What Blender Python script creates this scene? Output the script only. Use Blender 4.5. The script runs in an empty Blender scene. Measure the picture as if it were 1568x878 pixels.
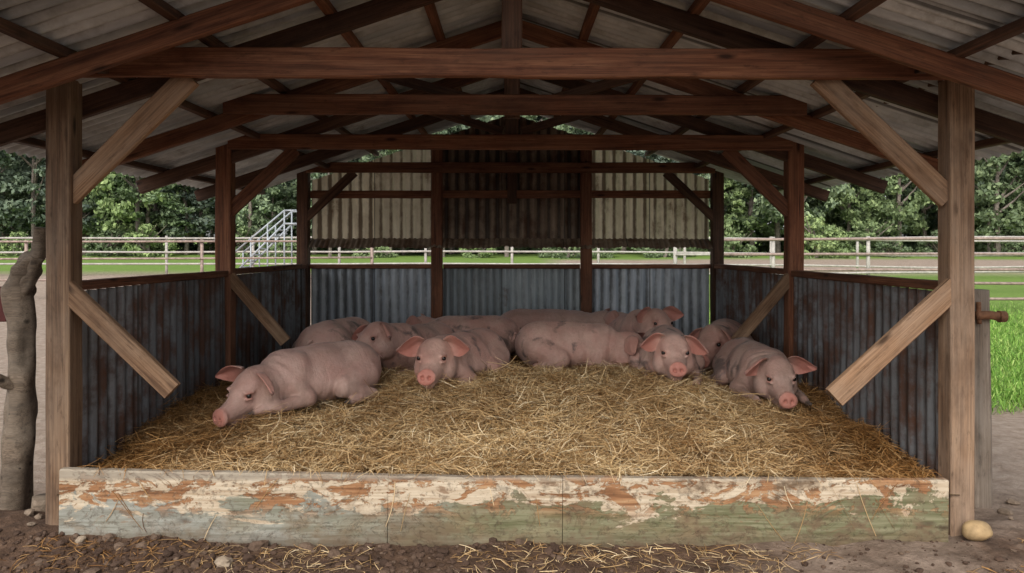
import bpy, math, random
import numpy as np
from mathutils import Vector, Matrix, Euler
rng=np.random.default_rng(7); random.seed(7)
S=bpy.context.scene
S.view_settings.view_transform='Standard'
try: S.view_settings.look='None'
except Exception: pass
S.view_settings.exposure=0
COL=S.collection
# ---------------------------------------------------------------- helpers
def smooth(a,b,x):
    t=np.clip((x-a)/(b-a),0,1); return t*t*(3-2*t)
def _h(i,j,k,s):
    n=(i.astype(np.int64)*374761393+j.astype(np.int64)*668265263+k.astype(np.int64)*2147483647+s*974634777)&0xffffffff
    n=((n^(n>>13))*1274126177)&0xffffffff
    n=(n^(n>>16))&0xffffffff
    return n/4294967295.0
def vn(x,y,z=0.0,s=0):
    x,y,z=np.broadcast_arrays(np.asarray(x,float),np.asarray(y,float),np.asarray(z,float))
    i,j,k=np.floor(x),np.floor(y),np.floor(z); u,v,w=x-i,y-j,z-k
    u=u*u*(3-2*u);v=v*v*(3-2*v);w=w*w*(3-2*w); r=0
    for a in(0,1):
        for b in(0,1):
            for c in(0,1):
                r=r+_h(i+a,j+b,k+c,s)*(u if a else 1-u)*(v if b else 1-v)*(w if c else 1-w)
    return r*2-1
def fbm(x,y,z=0.0,o=4,s=0):
    r=0;a=1.0;t=0
    for q in range(o):
        f=2.03**q; r=r+a*vn(np.asarray(x)*f,np.asarray(y)*f,np.asarray(z)*f,s+q); t+=a; a*=.5
    return r/t
def npmesh(name,V,F,mat=None,smoothf=False):
    V=np.asarray(V,np.float32);F=np.asarray(F,np.int32);n=F.shape[1]
    me=bpy.data.meshes.new(name)
    me.vertices.add(len(V));me.vertices.foreach_set('co',V.ravel())
    me.loops.add(F.size);me.loops.foreach_set('vertex_index',F.ravel())
    me.polygons.add(len(F));me.polygons.foreach_set('loop_start',np.arange(0,F.size,n,dtype=np.int32))
    me.polygons.foreach_set('loop_total',np.full(len(F),n,np.int32))
    me.polygons.foreach_set('use_smooth',np.full(len(F),smoothf,bool))
    me.update(calc_edges=True); me.validate()
    if mat: me.materials.append(mat)
    return me
def obj(name,me,parent=None,loc=None,mw=None):
    o=bpy.data.objects.new(name,me);COL.objects.link(o)
    if mw is not None:o.matrix_world=mw
    if loc is not None:o.location=loc
    if parent:o.parent=parent
    return o
def empty(name,loc=(0,0,0)):
    e=bpy.data.objects.new(name,None);e.location=loc;e.empty_display_size=.2;COL.objects.link(e);return e
# ---------------------------------------------------------------- node builder
class NB:
    def __init__(s,name):
        s.m=bpy.data.materials.new(name);s.m.use_nodes=True;s.t=s.m.node_tree;s.n=s.t.nodes;s.l=s.t.links
        s.b=s.n['Principled BSDF'];s.b.inputs['Specular IOR Level'].default_value=.3
    def put(s,sock,v):
        if isinstance(v,bpy.types.NodeSocket):s.l.new(v,sock)
        elif isinstance(v,(tuple,list)) and len(v)==3 and sock.type=='RGBA':sock.default_value=(*v,1)
        else:sock.default_value=v
    def coord(s,w='Object'):
        return s.n.new('ShaderNodeTexCoord').outputs[w]
    def map(s,v,sc=(1,1,1),loc=(0,0,0)):
        n=s.n.new('ShaderNodeMapping');s.put(n.inputs['Vector'],v);s.put(n.inputs['Scale'],sc);s.put(n.inputs['Location'],loc);return n.outputs[0]
    def noise(s,v,sc=1,d=4,r=.55,dist=0):
        n=s.n.new('ShaderNodeTexNoise');s.put(n.inputs['Vector'],v);s.put(n.inputs['Scale'],sc);s.put(n.inputs['Detail'],d);s.put(n.inputs['Roughness'],r);s.put(n.inputs['Distortion'],dist);return n.outputs['Fac']
    def vor(s,v,sc=1):
        n=s.n.new('ShaderNodeTexVoronoi');s.put(n.inputs['Vector'],v);s.put(n.inputs['Scale'],sc);return n.outputs['Distance']
    def ramp(s,f,st):
        n=s.n.new('ShaderNodeValToRGB');e=n.color_ramp.elements
        while len(e)<len(st):e.new(.5)
        for q,(p,c) in zip(e,st):
            q.position=p
            if not isinstance(c,(tuple,list)):c=(c,c,c)
            q.color=(*c,1)
        s.put(n.inputs[0],f);return n.outputs[0]
    def mix(s,f,a,b,mode='MIX'):
        n=s.n.new('ShaderNodeMix');n.data_type='RGBA';n.blend_type=mode
        s.put(n.inputs[0],f);s.put(n.inputs[6],a);s.put(n.inputs[7],b);return n.outputs[2]
    def math(s,op,a,b=0.0,c=None,clamp=False):
        n=s.n.new('ShaderNodeMath');n.operation=op;n.use_clamp=clamp;s.put(n.inputs[0],a);s.put(n.inputs[1],b)
        if c is not None:s.put(n.inputs[2],c)
        return n.outputs[0]
    def sep(s,v):
        n=s.n.new('ShaderNodeSeparateXYZ');s.put(n.inputs[0],v);return n.outputs
    def comb(s,a,b,c):
        n=s.n.new('ShaderNodeCombineXYZ');s.put(n.inputs[0],a);s.put(n.inputs[1],b);s.put(n.inputs[2],c);return n.outputs[0]
    def vadd(s,a,b):
        n=s.n.new('ShaderNodeVectorMath');n.operation='ADD';s.put(n.inputs[0],a);s.put(n.inputs[1],b);return n.outputs[0]
    def objrand(s):return s.n.new('ShaderNodeObjectInfo').outputs['Random']
    def island(s):return s.n.new('ShaderNodeNewGeometry').outputs['Random Per Island']
    def bump(s,h,st=.4,dist=.01):
        n=s.n.new('ShaderNodeBump');s.put(n.inputs['Height'],h);s.put(n.inputs['Strength'],st);s.put(n.inputs['Distance'],dist);s.l.new(n.outputs[0],s.b.inputs['Normal'])
    def out(s,col,rough=.8,metal=0):
        s.put(s.b.inputs['Base Color'],col);s.put(s.b.inputs['Roughness'],rough);s.put(s.b.inputs['Metallic'],metal);return s.m
def wood(name,dark,mid,light,grey=(.25,.22,.19),greyamt=.3,rough=.75):
    b=NB(name);c=b.coord();r=b.objrand()
    off=b.comb(b.math('MULTIPLY',r,37.),b.math('MULTIPLY',r,11.),b.math('MULTIPLY',r,23.))
    c=b.vadd(c,off)
    g=b.noise(b.map(c,(.8,17,17)),1.6,6,.62,.45)
    f=b.noise(b.map(c,(1.6,110,110)),1.5,4,.7,.15)
    sp=b.noise(b.map(c,(3,12,12)),3.,5,.7)
    crack=b.noise(b.map(c,(.9,45,45)),1.3,3,.5,.1)
    col=b.ramp(g,[(.3,dark),(.46,mid),(.72,light)])
    col=b.mix(b.ramp(f,[(.35,.7),(.6,0.)]),col,dark)
    big=b.noise(b.map(c,(1.,2.5,2.5)),1.7,5,.6)
    col=b.mix(b.math('MULTIPLY',b.ramp(big,[(.42,0.),(.66,1.)]),greyamt),col,grey)
    stn=b.noise(b.map(c,(1.3,3.,3.),(5,2,9)),1.3,6,.7)
    col=b.mix(b.math('MULTIPLY',b.ramp(stn,[(.5,0.),(.66,1.)]),.5),col,tuple(x*.9 for x in dark))
    col=b.mix(b.math('MULTIPLY',b.ramp(sp,[(.56,0.),(.7,1.)]),.55),col,tuple(x*.7 for x in dark))
    col=b.mix(b.ramp(crack,[(.25,.95),(.30,0.)]),col,tuple(x*.3 for x in dark))
    k=b.vor(b.map(c,(2.4,9,9)),1.)
    col=b.mix(b.ramp(k,[(.06,.9),(.17,0.)]),col,tuple(x*.35 for x in dark))
    v=b.math('MULTIPLY_ADD',r,.5,.75)
    col=b.mix(1.,col,b.comb(v,v,v),'MULTIPLY')
    b.bump(b.math('ADD',b.math('ADD',b.math('MULTIPLY',f,.6),g),b.math('MULTIPLY',b.ramp(crack,[(.25,0.),(.31,1.)]),.8)),.5,.006)
    return b.out(col,rough)
def metal(name,base,lightc,rust,rustamt=.3,stain=(.1,.07,.045),stainamt=.3,metal=.35,groove_shade=.6,streak=9,trans=0):
    b=NB(name);c=b.coord();x,y,z=b.sep(c)
    r=b.objrand();c2=b.vadd(c,b.comb(b.math('MULTIPLY',r,31.),b.math('MULTIPLY',r,17.),0.))
    st=b.noise(b.map(c2,(streak,.7,1)),1.4,5,.6,.2)
    sp=b.noise(c2,3.2,6,.7)
    fine=b.noise(b.map(c2,(1,.35,1)),38,3,.6)
    col=b.mix(b.ramp(st,[(.35,0.),(.65,1.)]),base,lightc)
    sh=b.math('FLOOR',b.math('DIVIDE',x,.735))
    w=b.n.new('ShaderNodeTexWhiteNoise');w.noise_dimensions='1D';b.put(w.inputs['W'],b.math('ADD',sh,b.math('MULTIPLY',r,50.)))
    sv=b.math('MULTIPLY_ADD',w.outputs[0],.45,.75)
    col=b.mix(1.,col,b.comb(sv,sv,sv),'MULTIPLY')
    col=b.mix(b.math('MULTIPLY',b.ramp(b.math('ADD',b.math('MULTIPLY',st,.5),b.math('MULTIPLY',sp,.5)),[(.48,0.),(.6,1.)]),stainamt),col,stain)
    ru=b.math('ADD',b.math('MULTIPLY',sp,.5),b.math('MULTIPLY',b.noise(b.map(c2,(7,.6,1)),1.1,5,.65),.5))
    rm=b.math('MULTIPLY',b.ramp(ru,[(.62-.25*rustamt,0.),(.7-.22*rustamt,1.)]),b.math('MULTIPLY_ADD',fine,.8,.45),clamp=True)
    rc=b.mix(fine,tuple(q*.45 for q in rust),rust)
    col=b.mix(rm,col,rc)
    gr=b.ramp(b.math('ADD',b.math('MULTIPLY',z,26.),b.math('ADD',.5,b.math('MULTIPLY',b.math('SUBTRACT',fine,.5),.5))),[(.12,1.),(.5,0.)])  # rib valleys darkened: grime plus crevice shade painted into the colour
    col=b.mix(b.math('MULTIPLY',gr,groove_shade),col,tuple(q*.5 for q in stain))
    fr=b.math('FRACT',b.math('DIVIDE',x,.735))
    seam=b.ramp(fr,[(0.,1.),(.012,1.),(.02,0.)])
    col=b.mix(b.math('MULTIPLY',seam,.75),col,(.03,.025,.02))
    b.bump(fine,.15,.003)
    b.out(col,b.math('MULTIPLY_ADD',sp,.35,.36,clamp=True),b.math('MULTIPLY',b.math('SUBTRACT',1.,rm,clamp=True),metal))
    if trans:
        tr=b.n.new('ShaderNodeBsdfTranslucent');b.put(tr.inputs[0],col);mx=b.n.new('ShaderNodeMixShader');mx.inputs[0].default_value=trans
        b.l.new(b.b.outputs[0],mx.inputs[1]);b.l.new(tr.outputs[0],mx.inputs[2]);b.l.new(mx.outputs[0],b.n['Material Output'].inputs[0])
    return b.m
def plain(name,col,rough=.6,metal=0,var=.25,sc=12):
    b=NB(name);n=b.noise(b.coord(),sc,5,.65)
    c=b.mix(b.ramp(n,[(.35,0.),(.7,1.)]),tuple(q*(1-var) for q in col),tuple(min(1,q*(1+var)) for q in col))
    b.bump(n,.3,.004);return b.out(c,rough,metal)
M_beam=wood('beam_wood',(.06,.021,.011),(.2,.076,.038),(.34,.155,.08),(.2,.12,.08),.25)
M_dark=wood('roof_timber',(.03,.014,.009),(.10,.047,.027),(.19,.095,.058),(.11,.08,.06),.3)
M_post=wood('post_wood',(.075,.042,.025),(.235,.14,.082),(.38,.25,.155),(.29,.22,.165),.45)
M_brace=wood('brace_wood',(.12,.062,.033),(.31,.18,.10),(.45,.285,.175),(.33,.255,.19),.45)
M_grey=wood('weathered_wood',(.06,.045,.033),(.2,.15,.112),(.34,.27,.21),(.27,.23,.19),.6)
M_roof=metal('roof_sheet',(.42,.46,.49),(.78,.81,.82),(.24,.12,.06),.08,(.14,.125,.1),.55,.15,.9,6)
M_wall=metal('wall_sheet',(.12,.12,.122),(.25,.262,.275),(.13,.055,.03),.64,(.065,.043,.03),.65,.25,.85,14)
M_backlow=metal('back_low_sheet',(.38,.43,.49),(.68,.73,.78),(.16,.09,.05),.1,(.14,.14,.14),.35,.2,.85)
M_backmid=metal('back_mid_sheet',(.24,.28,.3),(.42,.46,.48),(.16,.09,.05),.15,(.1,.1,.09),.3,.2,.6)
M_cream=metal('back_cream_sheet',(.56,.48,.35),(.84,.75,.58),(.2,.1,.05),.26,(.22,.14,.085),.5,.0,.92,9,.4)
M_rusty=metal('back_rusty_sheet',(.17,.125,.09),(.34,.26,.19),(.14,.065,.035),.55,(.06,.04,.03),.6,.0,.85)
# ---------------------------------------------------------------- board / tube / sheet
def board(name,p0,p1,w,h,mat,parent=None,roll=0,rough=.003,bev=.006):
    p0=Vector(p0);p1=Vector(p1);L=(p1-p0).length;X=(p1-p0).normalized()
    up=Vector((0,0,1)) if abs(X.z)<.9 else Vector((0,1,0))
    Y=up.cross(X).normalized();Z=X.cross(Y).normalized()
    R=Matrix((X,Y,Z)).transposed()@Matrix.Rotation(roll,3,'X')
    n=max(2,int(L/.12));c=.006 if bev is None else bev
    a,b_=w/2,h/2
    prof=[(-a+c,-b_),(a-c,-b_),(a,-b_+c),(a,b_-c),(a-c,b_),(-a+c,b_),(-a,b_-c),(-a,-b_+c)]
    V=[];F=[];sd=random.random()*99
    for i in range(n+1):
        t=i/n*L-L/2
        for (y,z) in prof:
            q=float(vn(t*3+sd,y*9,z*9+sd));q2=float(vn(t*3+sd,y*9+50,z*9+sd))
            V.append((t,y+q*rough,z+q2*rough))
    for i in range(n):
        for j in range(8):
            F.append((i*8+j,i*8+(j+1)%8,(i+1)*8+(j+1)%8,(i+1)*8+j))
    me=bpy.data.meshes.new(name)
    F.append(tuple(range(7,-1,-1)));F.append(tuple(n*8+j for j in range(8)))
    me.from_pydata(V,[],F);me.materials.append(mat)
    import bmesh
    bm=bmesh.new();bm.from_mesh(me);bmesh.ops.recalc_face_normals(bm,faces=bm.faces);bm.to_mesh(me);bm.free()
    mw=Matrix.Translation((p0+p1)/2)@R.to_4x4()
    return obj(name,me,parent,mw=mw)
def tube_geo(pts,rad,seg=12,nz=0,sub=4,seed=0):
    pts=np.array(pts,float);rad=np.array(rad,float);P=[];R=[]
    n=len(pts)
    for i in range(n-1):
        p0=pts[max(i-1,0)];p1=pts[i];p2=pts[i+1];p3=pts[min(i+2,n-1)]
        for j in range(sub):
            t=j/sub
            P.append(.5*((2*p1)+(-p0+p2)*t+(2*p0-5*p1+4*p2-p3)*t*t+(-p0+3*p1-3*p2+p3)*t**3));R.append(rad[i]*(1-t)+rad[i+1]*t)
    P.append(pts[-1]);R.append(rad[-1]);P=np.array(P);V=[];F=[]
    up=None
    for i in range(len(P)):
        T=P[min(i+1,len(P)-1)]-P[max(i-1,0)];T/=np.linalg.norm(T)+1e-9
        if up is None: up=np.array([1,0,0.]) if abs(T[0])<.8 else np.array([0,0,1.])
        A=np.cross(T,up);A/=np.linalg.norm(A);B=np.cross(A,T);up=B
        for j in range(seg):
            a=2*math.pi*j/seg;r=R[i]
            if nz:r*=1+nz*float(vn(math.cos(a)*1.5+seed,math.sin(a)*1.5,i*.35+seed))
            V.append(P[i]+r*(math.cos(a)*A+math.sin(a)*B))
    m=len(P)
    for i in range(m-1):
        for j in range(seg):
            F.append((i*seg+j,i*seg+(j+1)%seg,(i+1)*seg+(j+1)%seg,(i+1)*seg+j))
    c0=len(V);V.append(P[0]);V.append(P[-1])
    for j in range(seg):
        F.append((c0,(j+1)%seg,j,j));F.append((c0+1,(m-1)*seg+j,(m-1)*seg+(j+1)%seg,(m-1)*seg+(j+1)%seg))
    return V,F
def tubes(name,lst,mat,parent=None,seg=10,nz=0,sub=4,sm=True):
    V=[];F=[]
    for q,(p,r) in enumerate(lst):
        v,f=tube_geo(p,r,seg,nz,sub,q*3.3);o=len(V);V+=list(v)
        F+=[tuple(dict.fromkeys(i+o for i in a)) for a in f]
    me=bpy.data.meshes.new(name);me.from_pydata([tuple(v) for v in V],[],F);me.materials.append(mat)
    for p in me.polygons:p.use_smooth=sm
    return obj(name,me,parent)
def sheet(name,org,u,v,ul,vfun,mat,parent,pitch=.105,amp=.015,nv=14,seg=8,dent=.004,seed=0):
    u=np.array(u,float);v=np.array(v,float);u/=np.linalg.norm(u);v/=np.linalg.norm(v);w=np.cross(u,v)
    nu=int(ul/pitch*seg)+1
    U=np.linspace(0,ul,nu)
    T=np.linspace(0,1,nv+1)
    lo,hi=np.array([vfun(x) for x in U]).T
    UU=np.repeat(U[:,None],nv+1,1);VV=lo[:,None]+(hi-lo)[:,None]*T[None]
    ph=UU/pitch*2*math.pi
    Z=amp*np.sin(ph)+dent*fbm(UU*1.7+seed,VV*1.7,seed,3)*2+np.floor(UU/.735)%2*.004
    VV=VV+ (T[None]<.01)*.006*vn(UU*8,seed+.5)
    P=np.stack([UU,VV,Z],-1).reshape(-1,3)
    idx=np.arange(nu*(nv+1)).reshape(nu,nv+1)
    F=np.stack([idx[:-1,:-1],idx[1:,:-1],idx[1:,1:],idx[:-1,1:]],-1).reshape(-1,4)
    me=npmesh(name,P,F,mat,True)
    mw=Matrix(((u[0],v[0],w[0],org[0]),(u[1],v[1],w[1],org[1]),(u[2],v[2],w[2],org[2]),(0,0,0,1)))
    return obj(name,me,parent,mw=mw)
# ================================================================ SHELTER
sh=empty('pig_shelter')
XL,XR=-2.42,2.38;YS=[4.2,6.62,9.1];PW=.13
RZ=3.26;SL=.333;XE=3.2;Y0,Y1=2.7,9.3
def rz(x):return RZ-SL*abs(x)
for r,y in enumerate(YS):
    for sx,x in(('left',XL+(.02 if r==0 else 0)),('right',XR)):
        board(f'post_{sx}_{r}',(x,y,-.2),(x,y,2.5 if r else 2.49),PW,PW,M_post if r==0 else M_beam if r==1 else M_dark,sh,rough=.004)
for x,n in((XL,'left'),(XR,'right')):
    board('eave_plate_'+n,(x,Y0+.1,2.56),(x,Y1-.1,2.56) ,.11,.13,M_dark,sh)
board('front_beam',(-2.56,4.098,2.563),(2.72,4.098,2.553),.06,.15,M_beam,sh,rough=.005)
board('front_beam_extension_left',(-3.15,4.17,2.42),(-2.3,4.17,2.6),.05,.13,M_dark,sh)
board('front_beam_extension_right',(2.3,4.17,2.6),(3.15,4.17,2.42),.05,.13,M_dark,sh)
board('tie_beam_a',(-1.99,5.42,2.585),(2.03,5.42,2.575),.06,.135,M_beam,sh,rough=.005)
board('tie_beam_b',(-2.36,6.53,2.475),(2.33,6.53,2.465),.05,.125,M_beam,sh)
board('tie_beam_c',(-2.36,9.0,2.51),(2.33,9.0,2.505),.05,.12,M_beam,sh)
for q,y in enumerate([3.72,4.3,5.48,6.6,7.8]):
    for s in(-1,1):
        d=.115
        board(f'rafter_{q}_{"l" if s<0 else "r"}',(0,y,rz(0)-d),(s*(XE-.06),y,rz(XE-.06)-d),.05,.11,(M_beam if q in(0,2) else M_dark),sh)
for x in(.5,1.0,1.6,2.12,2.95):
    for s in(-1,1):
        board('purlin',(s*x,Y0+.03,rz(x)-.035),(s*x,Y1-.03,rz(x)-.035),.06,.045,M_beam if x in(1.0,.5) else M_dark,sh)
board('ridge_beam',(0,Y0+.03,RZ-.1),(0,Y1-.03,RZ-.1),.055,.15,M_dark,sh)
for y,z in((4.16,2.5),(5.5,2.5),(6.62,2.4),(9.08,2.1)):
    board('king_post',(0,y,z),(0,y,RZ-.15),.11,.05 if y>4.2 else .06,M_dark,sh)
for y in(5.52,6.66):
    for s in(-1,1):
        board('web_strut',(s*.08,y,2.58),(s*.95,y,rz(.95)-.12),.035,.07,M_dark,sh)
def knee(n,a,b,y,w=.11,mat=M_brace,t=.045):
    board(n,(a[0],y,a[1]),(b[0],y,b[1]),t,w,mat,sh,rough=.003)
knee('knee_brace_front_left',(-2.37,1.87),(-1.72,2.51),4.19,.12)
knee('knee_brace_front_right',(2.33,1.86),(1.64,2.51),4.19,.12)
knee('low_brace_front_left',(-2.38,1.39),(-1.80,.835),4.16,.105)
knee('low_brace_front_right',(2.35,1.39),(1.71,.80),4.16,.115)
knee('knee_brace_mid_left',(-2.39,1.89),(-1.82,2.42),6.6,.11,M_beam)
knee('knee_brace_mid_right',(2.34,1.89),(1.8,2.42),6.6,.11,M_beam)
knee('low_brace_mid_left',(-2.37,1.35),(-1.9,.80),6.58,.1,M_brace)
knee('low_brace_mid_right',(2.34,1.35),(1.88,.80),6.58,.1,M_brace)
knee('knee_brace_back_left',(-2.38,1.93),(-1.82,2.46),9.06,.1,M_dark)
knee('knee_brace_back_right',(2.34,1.93),(1.78,2.46),9.06,.1,M_dark)
for x in(-.87,.86):board('back_post',(x,9.09,-.1),(x,9.09,2.84),.13,.09,M_beam,sh)
board('back_girt',(-2.35,9.14,2.21),(2.31,9.14,2.21),.04,.09,M_beam,sh)
for a,b in((XL+.07,-.94),(-.80,.79),(.93,XR-.07)):
    board('back_low_cap',(a,9.14,1.37),(b,9.14,1.37),.08,.05,M_beam,sh)
for sx,x in(('left',XL),('right',XR)):
    for k in(0,1):
        board(f'side_cap_{sx}_{k}',(x,YS[k]+.07,1.385),(x,YS[k+1]-.07,1.375),.1,.05,M_beam,sh)
        board(f'side_low_rail_{sx}_{k}',(x+(-.045 if x<0 else .045),YS[k]+.07,.9),(x+(-.045 if x<0 else .045),YS[k+1]-.07,.9),.04,.08,M_dark,sh)
for sx,x in(('left',XL),('right',XR)):
    for k in(0,1):
        l=YS[k+1]-YS[k]-.135
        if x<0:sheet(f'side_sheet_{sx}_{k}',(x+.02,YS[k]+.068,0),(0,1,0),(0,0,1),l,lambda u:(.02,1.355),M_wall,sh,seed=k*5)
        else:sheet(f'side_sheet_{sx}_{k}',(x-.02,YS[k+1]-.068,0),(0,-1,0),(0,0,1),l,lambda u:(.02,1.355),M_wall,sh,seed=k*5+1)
for n,(a,b),m in(('a',(XL+.07,-.88),M_backlow),('b',(-.86,.85),M_backmid),('c',(.87,XR-.07),M_backlow)):
    sheet('back_low_sheet_'+n,(a,9.17,0),(1,0,0),(0,0,1),b-a,lambda u:(.02,1.345),m,sh,pitch=.105 if n!='b' else .085,seed=len(n)+ord(n))
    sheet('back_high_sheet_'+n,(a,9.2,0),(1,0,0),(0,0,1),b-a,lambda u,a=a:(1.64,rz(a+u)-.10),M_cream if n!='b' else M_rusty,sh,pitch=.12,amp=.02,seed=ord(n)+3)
sheet('back_flashing',(XL+.07,9.0,1.585),(1,0,0),(0,.17,.11),4.66,lambda u:(0+.012*math.sin(u*9)+.01*math.sin(u*23),.2),M_rusty,sh,pitch=.06,amp=.006,seed=9)
for s,n in((-1,'left'),(1,'right')):
    dv=(s*1,0,-SL);ln=XE*math.sqrt(1+SL*SL)
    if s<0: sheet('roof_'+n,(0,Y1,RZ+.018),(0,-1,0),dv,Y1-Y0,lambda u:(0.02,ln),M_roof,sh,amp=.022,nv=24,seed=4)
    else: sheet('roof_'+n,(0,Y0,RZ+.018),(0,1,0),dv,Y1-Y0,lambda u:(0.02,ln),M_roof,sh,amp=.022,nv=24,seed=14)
capV=[(-.22,Y0-.01,RZ-.03),(0,Y0-.01,RZ+.06),(.22,Y0-.01,RZ-.03),(-.22,Y1+.01,RZ-.03),(0,Y1+.01,RZ+.06),(.22,Y1+.01,RZ-.03)]
obj('ridge_cap',npmesh('ridge_cap',capV,[(0,1,4,3),(1,2,5,4)],M_roof),sh)
# front kick board with peeling paint
b=NB('peeling_paint');g=b.n.new('ShaderNodeNewGeometry').outputs['Position'];x,y,z=b.sep(g)
ns=b.noise(b.map(g,(1.,1,2.2)),2.6,8,.68,.6);n2=b.noise(b.map(g,(1.,1,2.0)),4.2,10,.74,.7);n3=b.noise(b.map(g,(2,1,34)),1.6,5,.6,.6);n4=b.noise(b.map(g,(1,1,1.6)),1.3,5,.6)
n5=b.noise(g,30,4,.7);n6=b.noise(b.map(g,(1.,1,1.4)),1.7,6,.7,.5)
woodc=b.mix(n6,b.ramp(n3,[(.3,(.09,.037,.018)),(.5,(.27,.13,.062)),(.72,(.43,.26,.14))]),b.ramp(n3,[(.3,(.15,.06,.022)),(.5,(.4,.2,.09)),(.72,(.54,.34,.18))]))
cream=b.mix(b.ramp(n3,[(.35,0.),(.65,1.)]),(.44,.33,.22),(.66,.56,.42))
green=b.mix(b.ramp(n3,[(.35,0.),(.65,1.)]),(.125,.125,.06),(.27,.255,.155))
blue=b.mix(b.ramp(n3,[(.35,0.),(.65,1.)]),(.22,.215,.175),(.37,.37,.325))
low=b.mix(b.ramp(b.math('ADD',b.math('MULTIPLY',x,.16),n4),[(.2,0.),(.5,1.)]),blue,green)
low=b.mix(b.math('MULTIPLY',b.ramp(b.noise(b.map(g,(1.2,1,1.5)),3.1,6,.7),[(.5,0.),(.62,1.)]),.6),low,(.2,.14,.08))
t=b.math('ADD',b.math('MULTIPLY',b.math('SUBTRACT',z,.255),6.),b.math('MULTIPLY',b.math('SUBTRACT',ns,.5),5.2))
col=b.mix(b.ramp(t,[(.0,0.),(.1,1.)]),low,cream)
up=b.ramp(z,[(.19,0.),(.27,1.)])
pe=b.ramp(b.math('SUBTRACT',n2,b.math('MULTIPLY',b.ramp(z,[(.33,0.),(.4,1.)]),-.03)),[(.515,0.),(.53,1.)])
col=b.mix(b.math('MULTIPLY',pe,b.math('MULTIPLY_ADD',up,.92,.08)),col,woodc)
pe2=b.ramp(n2,[(.36,1.),(.4,0.)])
col=b.mix(b.math('MULTIPLY',pe2,.75),col,b.mix(.5,woodc,(.13,.1,.07)))
rm_=b.math('MULTIPLY',b.ramp(b.noise(b.map(g,(1.,1,1.3),(7,0,3)),2.4,7,.72),[(.52,0.),(.6,1.)]),b.ramp(b.math('MULTIPLY_ADD',x,.2,.5),[(.3,.3),(.65,.85)]))
col=b.mix(rm_,col,b.mix(n3,(.1,.065,.04),(.22,.145,.085)))
col=b.mix(b.math('MULTIPLY',b.ramp(n5,[(.55,0.),(.62,1.)]),.45),col,(.08,.055,.035))
edge=b.ramp(b.math('ADD',z,b.math('MULTIPLY',ns,.06)),[(.415,0.),(.435,1.)])
col=b.mix(b.math('MULTIPLY',edge,.8),col,(.33,.285,.225))
dk=b.ramp(b.vor(b.map(g,(1.2,1,3.4)),1.9),[(.04,1.),(.13,0.)])
col=b.mix(b.math('MULTIPLY',dk,.8),col,(.05,.03,.018))
dirt=b.ramp(b.math('ADD',z,b.math('MULTIPLY',n2,.12)),[(.10,1.),(.2,0.)])
col=b.mix(b.math('MULTIPLY',dirt,.7),col,(.12,.08,.052))
b.bump(b.math('ADD',b.math('MULTIPLY',n3,.5),b.math('MULTIPLY',pe,-.7)),.6,.006);M_paint=b.out(col,.75)
for i,(a,c_,za,zb) in enumerate(((-2.345,-.645,.445,.415),(-.642,.26,.412,.405),(.263,2.26,.405,.392))):
    board(f'kick_board_{i}',(a,4.085-.004*(i==1),za-.195),(c_,4.085-.004*(i==1),zb-.195),.055,.385,M_paint,sh,rough=.006,bev=.008)
def ch(o,p):
    o.parent=p;o.matrix_parent_inverse=p.matrix_basis.inverted();return o
gp=empty('gate_post',(2.82,4.75,0))
ch(board('post',(2.825,4.75,-.1),(2.81,4.75,1.34),.13,.11,M_grey,bev=.014,rough=.008),gp)
M_rustpipe=plain('rusty_pipe',(.2,.095,.05),.7,.2,.4,25)
ch(tubes('latch',[([(2.76,4.665,1.19),(2.84,4.66,1.193),(2.89,4.655,1.185)],[.026,.026,.028]),([(2.78,4.67,1.27),(2.785,4.67,1.14)],[.014,.014]),([(2.89,4.655,1.185),(2.93,4.655,1.185)],[.036,.033])],M_rustpipe),gp)
M_log=wood('log_bark',(.065,.045,.03),(.2,.145,.1),(.34,.26,.19),(.28,.235,.185),.5)
lg=empty('crooked_log_post',(-2.85,4.5,0))
ch(tubes('trunk',[([(-2.87,4.5,-.15),(-2.85,4.5,.3),(-2.82,4.5,.75),(-2.81,4.5,1.1),(-2.83,4.5,1.36),(-2.78,4.5,1.5),(-2.71,4.48,1.56),(-2.69,4.47,1.71)],[.095,.085,.075,.068,.074,.056,.044,.03]),
 ([(-2.83,4.5,1.33),(-2.75,4.48,1.42),(-2.7,4.46,1.54)],[.055,.04,.034]),([(-2.83,4.47,.8),(-2.9,4.38,.87),(-2.91,4.36,.89)],[.035,.026,.02])],M_log,seg=20,nz=.34,sub=8),lg)
stub=tubes('log_stump',[([(-2.62,4.4,-.1),(-2.62,4.4,.2)],[.07,.065])],M_log,seg=16,nz=.25,sub=5)
rb=board('red_rail_board',(-3.6,4.5,1.27),(-2.9,4.5,1.27),.03,.2,plain('red_paint',(.09,.018,.015),.6))
# ================================================================ HAY
def hz(x,y):
    x=np.asarray(x,float);y=np.asarray(y,float)
    z=.375+.12*smooth(4.2,5.3,y)+.12*np.exp(-((x-.2)/1.0)**2-((y-5.7)/.75)**2)-.07*smooth(1.3,2.4,abs(x))
    z=z+.075*fbm(x*1.9,y*1.9,0,3,5)*smooth(4.1,4.7,y)+.048*fbm(x*5.5,y*5.5,0,2,9)*smooth(4.1,4.4,y)
    return z
b=NB('straw_bed');g=b.coord();n=b.noise(g,60,5,.7,1.5);n2=b.noise(g,5,4,.6)
b.bump(n,1.,.02);M_bed=b.out(b.mix(n2,b.ramp(n,[(.3,(.04,.024,.01)),(.6,(.24,.15,.065)),(.8,(.48,.32,.15))]),b.ramp(n,[(.3,(.02,.012,.006)),(.6,(.14,.09,.04)),(.8,(.32,.21,.1))])),.9)
gx=np.linspace(XL+.02,XR-.02,230);gy=np.linspace(4.12,9.14,240)
GX,GY=np.meshgrid(gx,gy,indexing='ij');GZ=hz(GX,GY)-.012
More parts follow.
